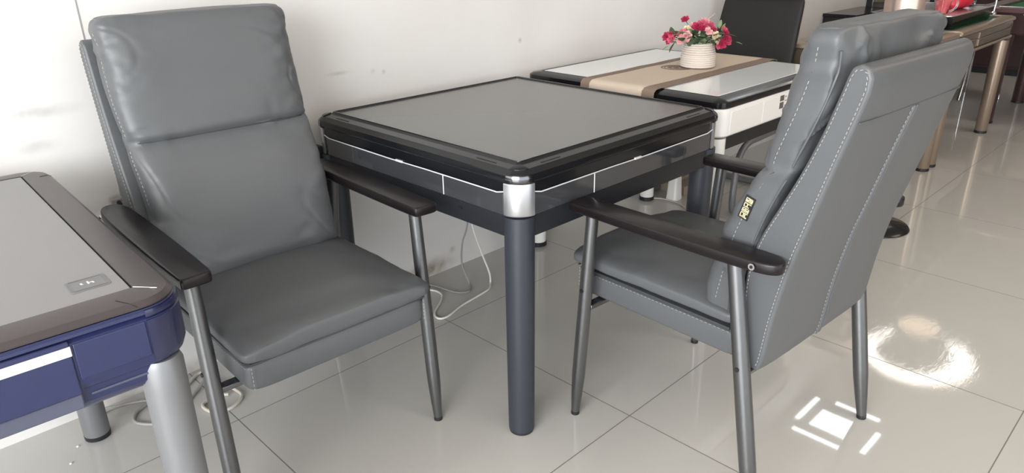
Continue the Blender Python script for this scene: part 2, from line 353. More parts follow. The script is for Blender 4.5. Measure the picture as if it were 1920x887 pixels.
# ------------------------------------------------------------ armchair
def make_armchair():
    root = thing('armchair', 'x', 'chair')
    # --- seat base and pad
    def sb(v): return v
    base = soft(lambda v: (-.300+.500*v, .4365), lambda v: (-.300+.500*v, .360), lambda v: .238, nv=34, nt=60, pw=8, pe=14)
    bo = base.build('seat_base', LEATHER, root, angle=60)
    def dpad(p, v, X, Y, H):
        k = noise.noise(Vector((p.x*9, p.y*9, 3)))*.004+noise.noise(Vector((p.x*28, p.y*28, 9)))*.0015
        edge = max(0, 1-v*6)
        k += edge*.006*noise.noise(Vector((p.x*14, 1, 7)))
        sagx = .010*math.cos(p.x*7)
        return Vector((p.x, p.y, p.z+(k+sagx if Y > 0 else k*.7)))
    pad = soft(lambda v: (-.327+.520*v, .484+.008*math.sin(PI*v)), lambda v: (-.323+.515*v, .4415), lambda v: .249-.006*v, nv=44, nt=80, pw=6, pq=3.6, pqb=5, pe=11, wmin=.9, disp=dpad)
    po = pad.build('seat_cushion', LEATHER, root, angle=80)
    MB().tube([(-.232, -.306, .4385), (-.12, -.309, .4385), (0, -.3095, .4385), (.12, -.309, .4385), (.232, -.306, .4385)], .003, 8).build('piping', SEAM, bo)
    for s in (-1, 1):
        MB().tube([(s*.2375, -.29, .4375), (s*.2395, -.1, .4385), (s*.2395, .18, .4385)], .0028, 8).build('piping', SEAM, bo)
        stitches([(s*.2392, -.295, .428), (s*.2405, -.1, .429), (s*.2405, .19, .429)], THREAD, bo, gap=.012, r=.0008)
        stitches([(s*.229, -.3045, .430), (s*.229, -.305, .375)], THREAD, bo, gap=.010, r=.0008)
    # --- back shell: padded wedge behind the cushion
    front = [(.372, .245), (.45, .225), (.55, .213), (.62, .217), (.693, .237), (.767, .269), (.837, .299), (.923, .330), (.997, .351), (1.04, .362)]
    rear = [(.372, .268), (.396, .276), (.519, .290), (.643, .312), (.727, .333), (.873, .370), (.964, .394), (1.019, .407), (1.04, .407)]
    side = [(sinterp(front, z), z) for z in [.372+i*(1.04-.372)/26 for i in range(27)]]
    side += [(.368, 1.056), (.384, 1.064), (.399, 1.058)]
    side += [(sinterp(rear, z), z) for z in [1.04-i*(1.04-.372)/26 for i in range(27)]]
    Ls = []
    for x in [-.252+.504*i/16 for i in range(17)]:
        q = 1-abs(x/.252)**6
        Ls.append([(x*(1+.04*(1.05-z)), y+(.006*q if k > 28 else 0), z) for k, (y, z) in enumerate(side)])
    shell = MB().loops(Ls).build('backrest_shell', LEATHER, root, bevel=.006, seg=3, angle=50)
    def sx(z): return .252*(1+.04*(1.05-z))
    for s in (-1, 1):
        zz = [.385+i*(1.04-.385)/40 for i in range(41)]
        fr = [(s*(sx(z)+.0012), sinterp(front, z)+.008, z) for z in zz]; rr = [(s*(sx(z)+.0012), sinterp(rear, z)-.009, z) for z in zz]
        arch = [(s*(sx(1.05)+.0012), .376, 1.050), (s*(sx(1.05)+.0012), .385, 1.053), (s*(sx(1.05)+.0012), .394, 1.050)]
        stitches(fr+arch+rr[::-1], THREAD, shell, gap=.0095, ln=.0055, r=.0009)
    # centre welts and the cross seam on the back
    yb = lambda z: sinterp(rear, z)+.0065
    for s in (-1, 1):
        MB().tube([(s*.0065, yb(z)+.0008, z) for z in [.376+i*(.955-.376)/30 for i in range(31)]], .0032, 6).build('welt', LEATHER, shell)
        stitches([(s*.014, yb(z)+.0005, z) for z in [.38+i*(.955-.38)/30 for i in range(31)]], THREAD, shell, gap=.01, r=.0007)
    MB().tube([(-.247, yb(.957)-.003, .957), (-.2, yb(.957), .957), (.2, yb(.957), .957), (.247, yb(.957)-.003, .957)], .0014, 6).build('seam', LEATHER, shell)
    # --- back cushion
    Ft = [(.455, .100), (.50, .078), (.56, .085), (.67, .112), (.763, .150), (.805, .176), (.828, .190), (.85, .190), (.89, .199), (.943, .215), (1.009, .230), (1.051, .240), (1.09, .250), (1.125, .264)]
    Bt = [(.455, .175), (.514, .200), (.56, .207), (.695, .232), (.83, .280), (.947, .325), (1.032, .348), (1.09, .350), (1.125, .345)]
    z0, z1 = .458, 1.122
    def Fz(v): z = z0+(z1-z0)*v; return (sinterp(Ft, z), z)
    def Bz(v): z = z0+(z1-z0)*v; return (sinterp(Bt, z), z)
    def side_dx(z, y, X):
        return .0035*noise.noise(Vector((z*13+y*6, y*8, 3+math.copysign(4, X))))-.0045*math.exp(-((z-1.045)/.018)**2)+.004*math.exp(-((z-1.10)/.02)**2)-.004*math.exp(-((z-.828)/.02)**2)+.004*math.exp(-((z-.93)/.07)**2)
    def dback(p, v, X, Y, H):
        z = p.z; k = 0
        nrm = H.normalized() if H.length > 1e-6 else Vector((0,-1,0))
        if Y > 0:
            ax = abs(X)
            # wrinkles radiating from the cross seam and from the side edges
            near = math.exp(-abs(z-.828)/.03)
            cre = math.exp(-((z-.828)/.007)**2)
            k -= .010*cre
            fd = noise.noise(Vector((p.x*7+z*5, z*4-p.x*3, 12))); k -= .006*math.exp(-(fd/.035)**2)*min(1, 1.6*ax)*(.4+.6*near)
            k += near*.0045*noise.noise(Vector((p.x*26, z*6, 5)))*min(1, 2.2*ax)
            k += .0045*noise.noise(Vector((p.x*8, z*8, 2)))
            ed = max(0, (ax-.55)/.45)
            k += ed*.006*noise.noise(Vector((p.x*10+z*14, z*30-p.x*12, 4)))
            if z < .56: k += .004*noise.noise(Vector((p.x*22, z*30, 8)))
            if z > .95: k += ed*.005*noise.noise(Vector((p.x*30, z*40, 11)))
        else:
            k += .004*noise.noise(Vector((p.x*12, z*26, 2)))
            k += .011*noise.noise(Vector((p.x*13+z*6, z*16, 21)))
            fd = noise.noise(Vector((p.x*12+z*9, z*9-p.x*5, 33))); k -= .007*math.exp(-(fd/.05)**2)*(1 if z > .9 else .4)
        sd = abs(X)**6
        dx = sd*side_dx(z, p.y, X)
        dz = 0
        if z > 1.0:
            dz = .006*noise.noise(Vector((p.x*10, p.y*14, 6)))
            dz -= .005*abs(X)**10
        return p+nrm*k+Vector((math.copysign(dx, X), 0, dz)) if abs(X) > .5 else p+nrm*k+Vector((0, 0, dz))
    cush = soft(Fz, Bz, lambda v: .232+.006*v, nv=110, nt=150, pw=6.5, pq=3.0, pe=18, disp=dback, pqb=7, wmin=.955)
    co = cush.build('back_cushion', LEATHER, root, angle=85)
    MB().tube([(-.228, sinterp(Ft, .828)+.034, .828)]+[(x, sinterp(Ft, .828)+.0085+.018*abs(x/.231)**7, .828) for x in [-.215+.43*i/20 for i in range(21)]]+[(.228, sinterp(Ft, .828)+.034, .828)], .0022, 6).build('seam', SEAM, co)
    for s in (-1, 1):
        w = lambda z: .232+.006*(z-z0)/(z1-z0)
        zz = [.50+i*(1.08-.50)/60 for i in range(61)]
        def on_side(z, t, out):
            y = sinterp(Ft, z)*(1-t)+sinterp(Bt, z)*t; Y = 1-2*t; pq_ = 3.0 if Y > 0 else 7
            X = (1-abs(Y)**pq_)**(1/6.5)
            return (s*(w(z)*X+(X**6)*side_dx(z, y, s)+out), y, z)
        stitches([on_side(z, .46, .0014) for z in zz], THREAD, co, gap=.011, ln=.006, r=.001)
        MB().tube([on_side(z, .87, .0012) for z in zz], .0030, 8).build('piping', LEATHER, co)
        MB().tube([on_side(z, .44, -.0007) for z in zz], .0018, 8).build('piping', LEATHER, co)
    # mesh gusset at the lower rear edge of the cushion
    for s in (-1, 1):
        MB().box((s*.232-.003, .165, .475), (s*.232+.003, .196, .535)).build('mesh_gusset', MESHF, co, bevel=.002)
    # --- armrests: dark wood paddles
    for s in (-1, 1):
        out = [(.2555, -.246), (.2575, -.2555), (.264, -.260), (.290, -.262), (.314, -.262), (.3205, -.2585), (.323, -.249), (.326, -.15), (.3275, 0), (.327, .14), (.324, .24), (.318, .285), (.306, .308), (.290, .314), (.272, .306), (.262, .285), (.256, .24), (.253, .12), (.252, 0), (.253, -.15)]
        out = [(p.x, p.y) for p in smoothpath([(a, b, 0) for a, b in out]+[(out[0][0], out[0][1], 0)], 3)][:-1]
        def ztop(y): return .660+.003*(y/.3)
        lay = []
        cxm, cym = .289, .03
        for ins, dz in ((.007, -.026), (.002, -.0245), (0, -.021), (0, -.005), (.0015, -.0012), (.004, 0)):
            L = []
            for (x, y) in out:
                dxm = x-cxm; L.append((s*(cxm+dxm*(1-ins/.036)), cym+(y-cym)*(1-ins/.28), ztop(y)+dz))
            lay.append(L)
        arm = MB().loops(lay).build('armrest', DARKWOOD, root, angle=50)
        b = MB(); yy = .262
        b.tube([(s*.3255, yy, .6505), (s*.3275, yy, .6505)], .0075, 16).build('bolt', CHROME, arm)
        MB().tube([(s*.327, yy, .6505), (s*.3285, yy, .6505)], .0038, 6).build('hex_socket', BLACKM, arm)
    # --- legs
    for s in (-1, 1):
        for (tx, ty, tz, bx, by, r, nm) in ((.287, -.209, .638, .292, -.25, .0185, 'f'), (.286, .200, .638, .290, .318, .0198, 'r')):
            A = Vector((s*tx, ty, tz)); B = Vector((s*bx, by, .006))
            ts = [0, .3, .6, .765, .80, .9, .985, 1]
            rs = [r*.86, r*.95, r, r, r*.99, r*.84, r*.66, r*.64]
            lg = MB().tube([A.lerp(B, q) for q in ts], rs, 20).build('leg', STEEL, root, angle=60)
            dn = (B-A).normalized()
            MB().tube([B-dn*.006, B+Vector((0,0,-.0055))], r*.66, 16).build('foot_cap', BLACKM, lg)
            # bolt on the outside where the frame meets the leg
            P = A.lerp(B, .36 if nm == 'f' else .395)
            MB().tube([P+Vector((s*(r-.002), 0, 0)), P+Vector((s*(r+.0015), 0, 0))], .0055, 12).build('bolt', BLACKM, lg)
        # frame bracket plates
        MB().box((min(s*.205, s*.285), -.232, .352), (max(s*.205, s*.285), -.206, .3655)).build('bracket', DKCHROME, root, bevel=.002)
        MB().box((min(s*.205, s*.288), .236, .366), (max(s*.205, s*.288), .262, .377)).build('bracket', DKCHROME, root, bevel=.002)
    fr = MB()
    fr.box((-.205, -.25, .350), (-.185, .25, .3655)); fr.box((.185, -.25, .350), (.205, .25, .3655))
    fr.box((-.2, -.235, .350), (.2, -.21, .3655)); fr.box((-.2, .16, .350), (.2, .185, .3655))
    fr.build('seat_frame', BLACKM, root, bevel=.002)
    return root

chairL = make_armchair()
chairL.location = (-.84240073, .03974121, 0); chairL.rotation_euler = (0, 0, -.0314)
tag(chairL, 'grey leather high-back armchair facing the viewer, between the navy table and the black table', 'chair')
chairR = copy_tree(chairL); chairR.location = (.01438474, -.7500618, 0); chairR.rotation_euler = (0, 0, 3.08514833)
tag(chairR, 'grey leather high-back armchair seen from behind, drawn up to the right of the black table', 'chair')
# gold woven tag, only on the right-hand chair's cushion
cR = [c for c in chairR.children if c.name.startswith('back_cushion')][0]
tg = MB(); tg.box((-.0008, -.012, -.0275), (.0008, .012, .0275))
to = tg.build('maker_tag', BLACKM, cR); to.location = (.2375, .186, .736); to.rotation_euler = (-.29, 0, 0)
rg = random.Random(3); gl = MB()
def gb(y0, z0, y1, z1): gl.box((.0008, min(y0,y1), min(z0,z1)), (.0018, max(y0,y1), max(z0,z1)))
for k, (zc, h) in enumerate(((.0185, .0055), (.0065, .005), (-.0055, .005), (-.018, .006))):
    gb(-.0085, zc+h-.0018, .0085, zc+h); gb(-.0085, zc-h, -.0065, zc+h)
    if k % 2 == 0: gb(.006, zc-h, .0085, zc+h); gb(-.006, zc-h*.4, .006, zc+.001)
    gb(-.0015, zc-h, .001, zc+h*.8); gb(-.0075, zc-h, .005, zc-h+.0018)
    if k in (0, 3): gb(-.0075, zc-h, .0085, zc-h+.0032); gb(.002, zc-h*.6, .0045, zc+h*.6)
gl.build('gold_lettering', GOLD, to, smooth=False)

# ------------------------------------------------------------ helper for the sides of square tables
def side_frame(k):
    a = [0, PI/2, PI, -PI/2][k]   # side k: outward normal along -y rotated by a
    c, s = math.cos(a), math.sin(a)
    return lambda x, y, z: (c*x-s*y, s*x+c*y, z)
def side_box(k, x0, x1, yo, yi, z0, z1, mb=None):
    """box on side k: x along the side, yo = outer distance from centre, yi = inner distance"""
    T = side_frame(k); mb = mb or MB()
    vs = [T(x, -y, z) for z in (z0, z1) for (x, y) in ((x0, yi), (x1, yi), (x1, yo), (x0, yo))]
    return mb.add(vs, [(0,3,2,1),(4,5,6,7),(0,1,5,4),(1,2,6,5),(2,3,7,6),(3,0,4,7)])
def corner_arc(k, h, r, z0, z1, th, a0=0, a1=PI/2, n=12, prof=None):
    """a curved shell round the corner k of a square of half size h with corner radius r"""
    rot = [-PI/2, 0, PI/2, PI][k]; Ls = []
    for i in range(n+1):
        a = a0+(a1-a0)*i/n; L = []
        for (dr, z) in (prof or ((th, z0), (th, z1), (-.004, z1), (-.004, z0))):
            x = h-r+(r+dr)*math.cos(a); y = h-r+(r+dr)*math.sin(a)
            L.append((x*math.cos(rot)-y*math.sin(rot), x*math.sin(rot)+y*math.cos(rot), z))
        Ls.append(L)
    return MB().loops(Ls)

# ------------------------------------------------------------ main table
T = thing('mahjong_table', 'square black and graphite gaming table with silver corners in the centre', 'table', (0, 0, 0))
MB().loops([rrect(.408, .408, .004, .750), rrect(.408, .408, .004, .7725)]).build('tabletop', TOPGREY, T, bevel=.0015)
rim = [rrect(.4085, .4085, .004, .752), rrect(.4085, .4085, .004, .7735), rrect(.4145, .4145, .008, .7765), rrect(.4175, .4175, .010, .7765), rrect(.4200, .4200, .012, .7735),
       rrect(.4235, .4235, .014, .7705), rrect(.4475, .4475, .030, .7665), rrect(.4490, .4490, .031, .7650), rrect(.4580, .4580, .038, .7570), rrect(.4605, .4605, .042, .7550), rrect(.463, .463, .046, .746), rrect(.463, .463, .046, .739), rrect(.4595, .4595, .044, .7345), rrect(.43, .43, .03, .734)]
MB().loops(rim, False, False).build('rim', BLACKP, T, angle=16)
MB().loops([rrect(.4125, .4125, .006, .7755), rrect(.4125, .4125, .006, .7778), rrect(.4155, .4155, .008, .7778), rrect(.4155, .4155, .008, .7755)], closed=True).build('inner_trim', DKCHROME, T)
MB().loops([rrect(.449, .449, .045, .648), rrect(.449, .449, .045, .74)]).build('body', BLACKP, T)
MB().loops([rrect(.38, .38, .02, .588), rrect(.450, .450, .048, .588), rrect(.452, .452, .05, .592), rrect(.452, .452, .05, .645), rrect(.445, .445, .047, .651)]).build('apron', APRON, T, angle=30)
for k in range(4):
    mir = -1 if k in (1, 3) else 1      # the two near sides mirror one another about the near corner
    for (a, b) in ((-.402, -.176), (-.174, .254), (.256, .402)):
        x0, x1 = sorted((a*mir, b*mir))
        p = side_box(k, x0, x1, .4585, .448, .648, .7035).build('side_panel', GREYGLOSS, T, bevel=.001)
    side_box(k, -.404, .404, .457, .448, .7055, .7335).build('upper_band', BLACKP, T, bevel=.001)
    Tt = side_frame(k)
    pl = [(-.410, .7100), (-.404, .7088), (-.382, .7035), (-.1, .7035), (.05, .7015), (.382, .7035), (.404, .7088), (.410, .7100)]
    MB().tube([Tt(x*mir, -.4592, z) for x, z in pl], .0017, 6).build('bright_trim', LINE, T)
    MB().tube([Tt(-.175*mir, -.4588, .649), Tt(-.175*mir, -.4588, .7035)], .0014, 6).build('divider', LINE, T)
    MB().tube([Tt(.255*mir, -.4586, .649), Tt(.255*mir, -.4586, .7035)], .0008, 6).build('divider', DKCHROME, T)
    side_box(k, min(.0, .03*mir), max(0, .03*mir), .4625, .457, .7005, .7065).build('drawer_pull', LINE, T, bevel=.001)
    side_box(k, -.36, -.29, .4395, .4355, .7640, .7688).build('vent', BLACKM, T)
    side_box(k, .29, .36, .4395, .4355, .7640, .7688).build('vent', BLACKM, T)
    corner_arc(k, .460, .052, .648, .733, .0015, prof=((.0015, .649), (.0025, .652), (.0025, .729), (.0015, .732), (-.004, .732), (-.004, .649))).build('corner_cap', SILVER, T, angle=50)
    corner_arc(k, .463, .046, 0, 0, 0, prof=((.0004, .7355), (.0012, .7365), (.0012, .7475), (-.0008, .7535), (-.003, .7535), (-.006, .7355))).build('corner_cap', DKCHROME, T, angle=40)
    corner_arc(k, .449, .032, 0, 0, 0, prof=((-.026, .766), (-.026, .7722), (-.024, .7732), (-.003, .7695), (.0005, .7675), (.0005, .764))).build('corner_block', BLACKP, T, angle=30)
    corner_arc(k, .453, .051, 0, 0, 0, prof=((.0, .630), (.0015, .632), (.0015, .645), (.0, .648), (-.01, .648), (-.01, .630))).build('collar', SLATE, T, angle=40)
    side_box(k, -.235*mir-.006, -.235*mir+.006, .4535, .45, .620, .627).build('screw_cover', BLACKM, T)
for sx_ in (-1, 1):
    for sy_ in (-1, 1):
        c = (.424*sx_, .424*sy_, 0)
        lg = MB().lathe([(.030, .006), (.0355, .010), (.0362, .05), (.0375, .30), (.0385, .56), (.0385, .645)], c, 32).build('leg', SLATE, T)
        MB().lathe([(.031, 0), (.0335, .002), (.0335, .008), (.03, .010)], c, 24).build('foot_pad', BLACKM, lg)
side_box(3, -.476, -.438, .484, .452, .622, .668).build('power_socket', BLACKM, T, bevel=.003)

# ------------------------------------------------------------ navy table on the left
T = thing('mahjong_table', 'navy blue gaming table with pale grey top and taupe border at the left edge', 'table', (-1.713, -.012, 0), math.radians(-2.2))
MB().loops([rrect(.410, .410, .003, .752), rrect(.410, .410, .003, .7715)]).build('tabletop', TOPGREY2, T, bevel=.001)
MB().loops([rrect(.4102, .4102, .003, .760), rrect(.4118, .4118, .004, .7712), rrect(.4130, .4130, .005, .7712)], False, False).build('gap_seal', BLACKM, T)
MB().loops([rrect(.4125, .4125, .004, .760), rrect(.4125, .4125, .004, .7725), rrect(.440, .440, .03, .7725), rrect(.462, .462, .055, .7690), rrect(.470, .470, .062, .7620), rrect(.4695, .4695, .062, .7590), rrect(.45, .45, .05, .757)], False, False).build('border', TAUPE, T, angle=30)
MB().loops([rrect(.455, .455, .055, .754), rrect(.4695, .4695, .064, .7575), rrect(.473, .473, .066, .7535), rrect(.4735, .4735, .066, .749), rrect(.468, .468, .062, .745), rrect(.474, .474, .066, .741), rrect(.474, .474, .066, .70), rrect(.4735, .4735, .066, .672), rrect(.468, .468, .062, .660), rrect(.462, .462, .058, .656), rrect(.458, .458, .058, .630), rrect(.45, .45, .05, .620)]).build('body', NAVY, T, angle=25)
for k in range(4):
    mir = 1 if k in (0, 3) else -1
    corner_arc(k, .474, .067, 0, 0, 0, n=14, prof=((.0, .7555), (.0012, .752), (.0012, .745), (-.004, .742), (.0014, .739), (.0014, .675), (-.004, .661), (-.010, .657), (-.016, .657), (-.016, .7555))).build('corner_panel', NAVYD, T, angle=30)
    # raised drawer front, its bright strip and the moulded panel beside it
    x0, x1 = -.30, .30
    side_box(k, x0, x1, .4775, .465, .656, .746).build('drawer', NAVY, T, bevel=.003)
    side_box(k, x0, x1, .4783, .470, .7225, .7385).build('bright_strip', LINE, T, bevel=.001)
    side_box(k, x0, x1, .4700, .455, .628, .654).build('drawer_lip', BLUEGREY, T, bevel=.003)
    for a, b in ((-.405, -.303), (.303, .405)):
        side_box(k, a, b, .4762, .465, .679, .7395).build('side_panel', NAVY, T, bevel=.002)
        side_box(k, a+.01, b-.005, .4618, .455, .641, .645).build('apron_rib', BLUEGREY, T, bevel=.001)
MB().loops([rrect(.40, .40, .03, .610), rrect(.440, .440, .055, .612), rrect(.446, .446, .06, .618), rrect(.446, .446, .06, .64)]).build('apron', BLUEGREY, T)
for sx_ in (-1, 1):
    for sy_ in (-1, 1):
        c = (.422*sx_, .440*sy_, 0)
        lg = MB().lathe([(.0325, .012), (.0335, .02), (.034, .3), (.0345, .60), (.0345, .645), (.030, .657)], c, 32).build('leg', SILVERP, T)
        MB().lathe([(.030, 0), (.033, .002), (.034, .014), (.03, .016)], c, 24).build('foot_pad', BLACKM, lg)
for k in range(4):
    rot = [-PI/2, 0, PI/2, PI][k]; Rt = lambda p: (p[0]*math.cos(rot)-p[1]*math.sin(rot), p[0]*math.sin(rot)+p[1]*math.cos(rot), p[2])
    MB().tube([Rt(p) for p in ((.443, .378, .7724), (.461, .391, .7695), (.470, .400, .763))], .0005, 5).build('border_seam', BLACKM, T)
    MB().tube([Rt(p) for p in ((.411, .413, .7726), (.440, .440, .7722))], .0007, 5).build('border_seam', LINE, T)
btn = MB().loops([rrect(.030, .026, .006, .7712), rrect(.030, .026, .006, .7724)]).build('control_button', SILVERP, T, bevel=.0006)
btn.location = (.364, -.344, 0)
MB().loops([rrect(.0265, .022, .004, .7722), rrect(.0265, .022, .004, .7728), rrect(.0245, .020, .004, .7728), rrect(.0245, .020, .004, .7722)], closed=True).build('button_groove', DKCHROME, btn)
g = MB(); g.box((-.010, .000, .7723), (-.007, .006, .7727)); g.box((-.010, -.001, .7723), (-.006, .001, .7727)); g.box((0, -.004, .7723), (.0025, .008, .7727)); g.box((.003, .000, .7723), (.009, .0025, .7727)); g.box((.007, -.004, .7723), (.0095, .0, .7727))
g.build('lettering', LINE, btn, smooth=False)

# ------------------------------------------------------------ white table
T = thing('mahjong_table', 'white gaming table with black rim and a beige runner, behind the centre table', 'table', (.99, .035, 0))
MB().loops([rrect(.398, .398, .004, .756), rrect(.398, .398, .004, .7755)]).build('tabletop', WHITETOP, T, bevel=.0015)
MB().loops([rrect(.3985, .3985, .004, .756), rrect(.3985, .3985, .004, .7745), rrect(.404, .404, .008, .7765), rrect(.412, .412, .012, .7735), rrect(.440, .440, .03, .770), rrect(.451, .451, .04, .763), rrect(.452, .452, .042, .751), rrect(.452, .452, .042, .745), rrect(.44, .44, .035, .741)], False, False).build('rim', BLACKP, T, angle=30)
MB().loops([rrect(.38, .38, .03, .742), rrect(.452, .452, .046, .742), rrect(.4585, .4585, .050, .736), rrect(.4585, .4585, .050, .652), rrect(.452, .452, .046, .646), rrect(.42, .42, .03, .646)]).build('body', WHITEL, T, angle=30)
MB().loops([rrect(.40, .40, .03, .592), rrect(.438, .438, .04, .594), rrect(.438, .438, .04, .65)]).build('apron', BLACKM, T)
for k in range(4):
    for a, b in ((-.405, -.183), (-.180, .180), (.183, .405)):
        side_box(k, a, b, .4602, .452, .655, .732).build('side_panel', WHITEL, T, bevel=.0015)
lab = MB()
T0 = side_frame(0)
def lb(x0, x1, z0, z1): lab.box((x0, -.4612, z0), (x1, -.4598, z1))
lb(-.056, -.026, .712, .736-.004); lb(-.056, -.026, .684, .707)
lab.build('printed_label', mat('label_ink', srgb(96, 88, 82), .6), T, smooth=False)
lab = MB(); lb(-.018, -.008, .722, .727); lb(-.018, .045, .708, .711); lb(-.018, -.006, .690, .694)
lab.build('printed_text', mat('text_ink', srgb(140, 132, 126), .6), T, smooth=False)
for sx_ in (-1, 1):
    for sy_ in (-1, 1):
        c = (.415*sx_, .415*sy_, 0)
        lg = MB().lathe([(.034, .02), (.035, .024), (.035, .64)], c, 28).build('leg', WHITEL, T)
        MB().lathe([(.032, 0), (.038, .003), (.038, .018), (.033, .022)], c, 24).build('foot_pad', BLACKM, lg)
# table runner lying along x, folded over the near-left and far edges
def runner_strip(y0, y1, m, name, parent, th=.0022):
    path = [(.5235, .715), (.5245, .745), (.528, .768), (.54, .7775), (.57, .7790), (.62, .7780)]
    path += [(x, .7778+.0008*math.sin(x*23)) for x in (.7, .8, .9, 1.0, 1.1, 1.2, 1.3, 1.36)] + [(1.42, .7785), (1.447, .772), (1.455, .75), (1.4565, .72)]
    Ls = []
    for (x, z) in path:
        w = .0015*math.sin(x*31)
        Ls.append([(x, y0+w, z), (x, y1+w, z)])
    top = Ls; mb = MB(); n = len(Ls)
    Lr = []
    for i, (x, z) in enumerate(path):
        a = Vector(path[max(i-1, 0)]); b_ = Vector(path[min(i+1, n-1)]); d = (b_-a).normalized(); nn = Vector((-d.y, d.x))*th
        w = .0015*math.sin(x*31)
        Lr.append([(x, y0+w, z), (x, y1+w, z), (x+nn.x, y1+w, z+nn.y), (x+nn.x, y0+w, z+nn.y)])
    mb.loops(Lr); return mb.build(name, m, parent, angle=60)
R = thing('table_runner', 'beige linen table runner with brown edge bands on the white table', 'table runner', (0, 0, 0))
runner_strip(-.102, .142, BEIGE, 'cloth', R)
runner_strip(-.152, -.100, BROWNC, 'edge_band', R, .0026); runner_strip(.140, .182, BROWNC, 'edge_band', R, .0026)
em = MB()
for r0, r1 in ((.062, .056), (.050, .046), (.036, .020), (.012, .0)):
    L = []
    for r, z in ((r0, .7800), (r0, .7812), (max(r1, .0005), .7812), (max(r1, .0005), .7800)):
        L.append([(.965+r*.95*math.cos(2*PI*j/40), .045+r*math.sin(2*PI*j/40), z) for j in range(40)])
    em.loops(L, closed=True)
em.build('woven_emblem', mat('emblem_thread', srgb(120, 98, 84), .8), R)

# ------------------------------------------------------------ flowers in a rope pot
fc = Vector((1.035, .018, .7815))+Vector((.7128, -.7014, 0))*.020+Vector((-.7014, -.7128, 0))*.020
P = thing('potted_flowers', 'cream rope pot of pink, crimson and cream artificial flowers on the beige runner', 'flower pot', fc)
prof = [(.058, 0)]
for i in range(11):
    z = .003+i*.0085; r = .068 if i < 6 else .068-(i-5)*.0020
    prof += [(r-.002, z), (r+.0014, z+.0020), (r+.0026, z+.0043), (r+.0014, z+.0066), (r-.002, z+.0084)]
prof += [(.056, .0975), (.052, .095), (.052, .06), (.05, .05)]
pot = MB().lathe(prof, n=48).build('pot', ROPE, P, angle=60)
MB().lathe([(.0, .082), (.053, .084), (.053, .078), (0, .076)], n=24, cap=False).build('soil', mat('dark_moss', srgb(44, 48, 34), .9), pot)
def flower(pos, r, m, nm, rs, tilt):
    """a double rosette of cupped petals"""
    mb = MB(); d = Vector(tilt).normalized(); q = d.to_track_quat('Z', 'Y')
    for ring, (k, rr, lift, open_) in enumerate(((6, 1.0, .1, 1.0), (5, .72, .32, .7), (4, .42, .5, .35))):
        for i in range(k):
            a = 2*PI*i/k+ring*.6+rs.random()*.3; L = []
            for u in range(5):
                t = u/4; w = math.sin(PI*(.15+.75*t))*.48*rr*r
                rad = r*rr*t*open_; h = r*(lift+.55*t*t*(1.15-open_*.5))
                cd = Vector((math.cos(a), math.sin(a), 0)); sd = Vector((-math.sin(a), math.cos(a), 0))
                p = cd*rad+Vector((0, 0, h))
                L.append([p-sd*w+Vector((0,0,.12*r)), p+Vector((0,0,-.03*r)), p+sd*w+Vector((0,0,.12*r)), p+sd*w+Vector((0,0,.09*r)), p+Vector((0,0,-.06*r)), p-sd*w+Vector((0,0,.09*r))])
            L = [[q @ v+Vector(pos) for v in l] for l in L]
            mb.loops(L)
    return mb.build('flower', m, P, angle=70)
def stem(parent, a, b, r=.0012):
    a = Vector(a); b = Vector(b); mid = (a+b)/2+Vector((0, 0, .01))
    MB().tube(smoothpath([a, mid, b], 5), r, 6).build('stem', LEAFM, parent)
def leaf(pos, d, L_, w, m):
    d = Vector(d).normalized(); s = d.cross(Vector((.3, .2, 1))).normalized(); n_ = s.cross(d); Ls = []
    for u in range(7):
        t = u/6; ww = w*math.sin(PI*min(1, .06+.92*t))**.8; p = Vector(pos)+d*L_*t+n_*(-.15*L_*t*t)
        Ls.append([p-s*ww+n_*.1*ww, p, p+s*ww+n_*.1*ww, p+s*ww+n_*(.1*ww-.0006), p-n_*.0006, p-s*ww+n_*(.1*ww-.0006)])
    return MB().loops(Ls).build('leaf', m, P, angle=70)
# image-right direction is ~ (0.71,-0.70), so positions are given as (across, towards viewer, up)
ax_r = Vector((.7128, -.7014, 0)); ax_t = Vector((-.7014, -.7128, 0))
def fp(a, t, h): return ax_r*a+ax_t*t+Vector((0, 0, h))
rs = random.Random(5)
FL = [(-.142, .0, .125, .020, FHOT), (-.125, .02, .137, .019, FHOT), (-.128, .03, .118, .019, FPINK), (-.112, .01, .135, .016, FPINK), (-.135, .01, .105, .014, FHOT),
      (-.068, .0, .198, .018, FHOT), (-.080, .03, .138, .022, FPINK), (-.070, .045, .128, .026, FBLUSH), (-.092, .04, .112, .018, FBLUSH), (-.060, .01, .155, .018, FCREAM),
      (-.020, .02, .165, .024, FHOT), (-.030, .0, .170, .018, FBLUSH), (.006, .0, .175, .022, FPINK), (.000, .03, .162, .020, FHOT), (.018, -.01, .185, .020, FBLUSH), (.020, .045, .150, .018, FBLUSH),
      (.040, .0, .172, .018, FPINK), (.045, .03, .155, .017, FHOT), (.052, .05, .128, .022, FCREAM), (.060, .05, .112, .017, FCREAM), (.095, .02, .150, .018, FPINK), (.100, .03, .138, .018, FHOT),
      (.098, .045, .115, .024, FHOT), (.078, .055, .098, .022, FHOT), (.112, .03, .105, .018, FPINK), (.064, .055, .088, .014, FPINK)]
for a, t_, h, r, m in FL:
    a *= .92; h = .09+(h-.09)*.86; po = fp(a, t_, h); f = flower(po, r, m, 'flower', rs, po-Vector((0, 0, .06))+ax_t*.08)
    stem(f, (a*.15*ax_r.x, a*.15*ax_r.y, .085), tuple(po))
LV = [(-.112, .02, .115, (-.2, .1, 1), .05, .013, LEAFM), (-.105, .02, .10, (-.3, .2, -.35), .045, .011, LEAFM), (-.10, .03, .10, (-.5, .3, .25), .04, .011, LEAFL), (-.13, .02, .088, (-.4, .2, -.2), .03, .010, LEAFL)]
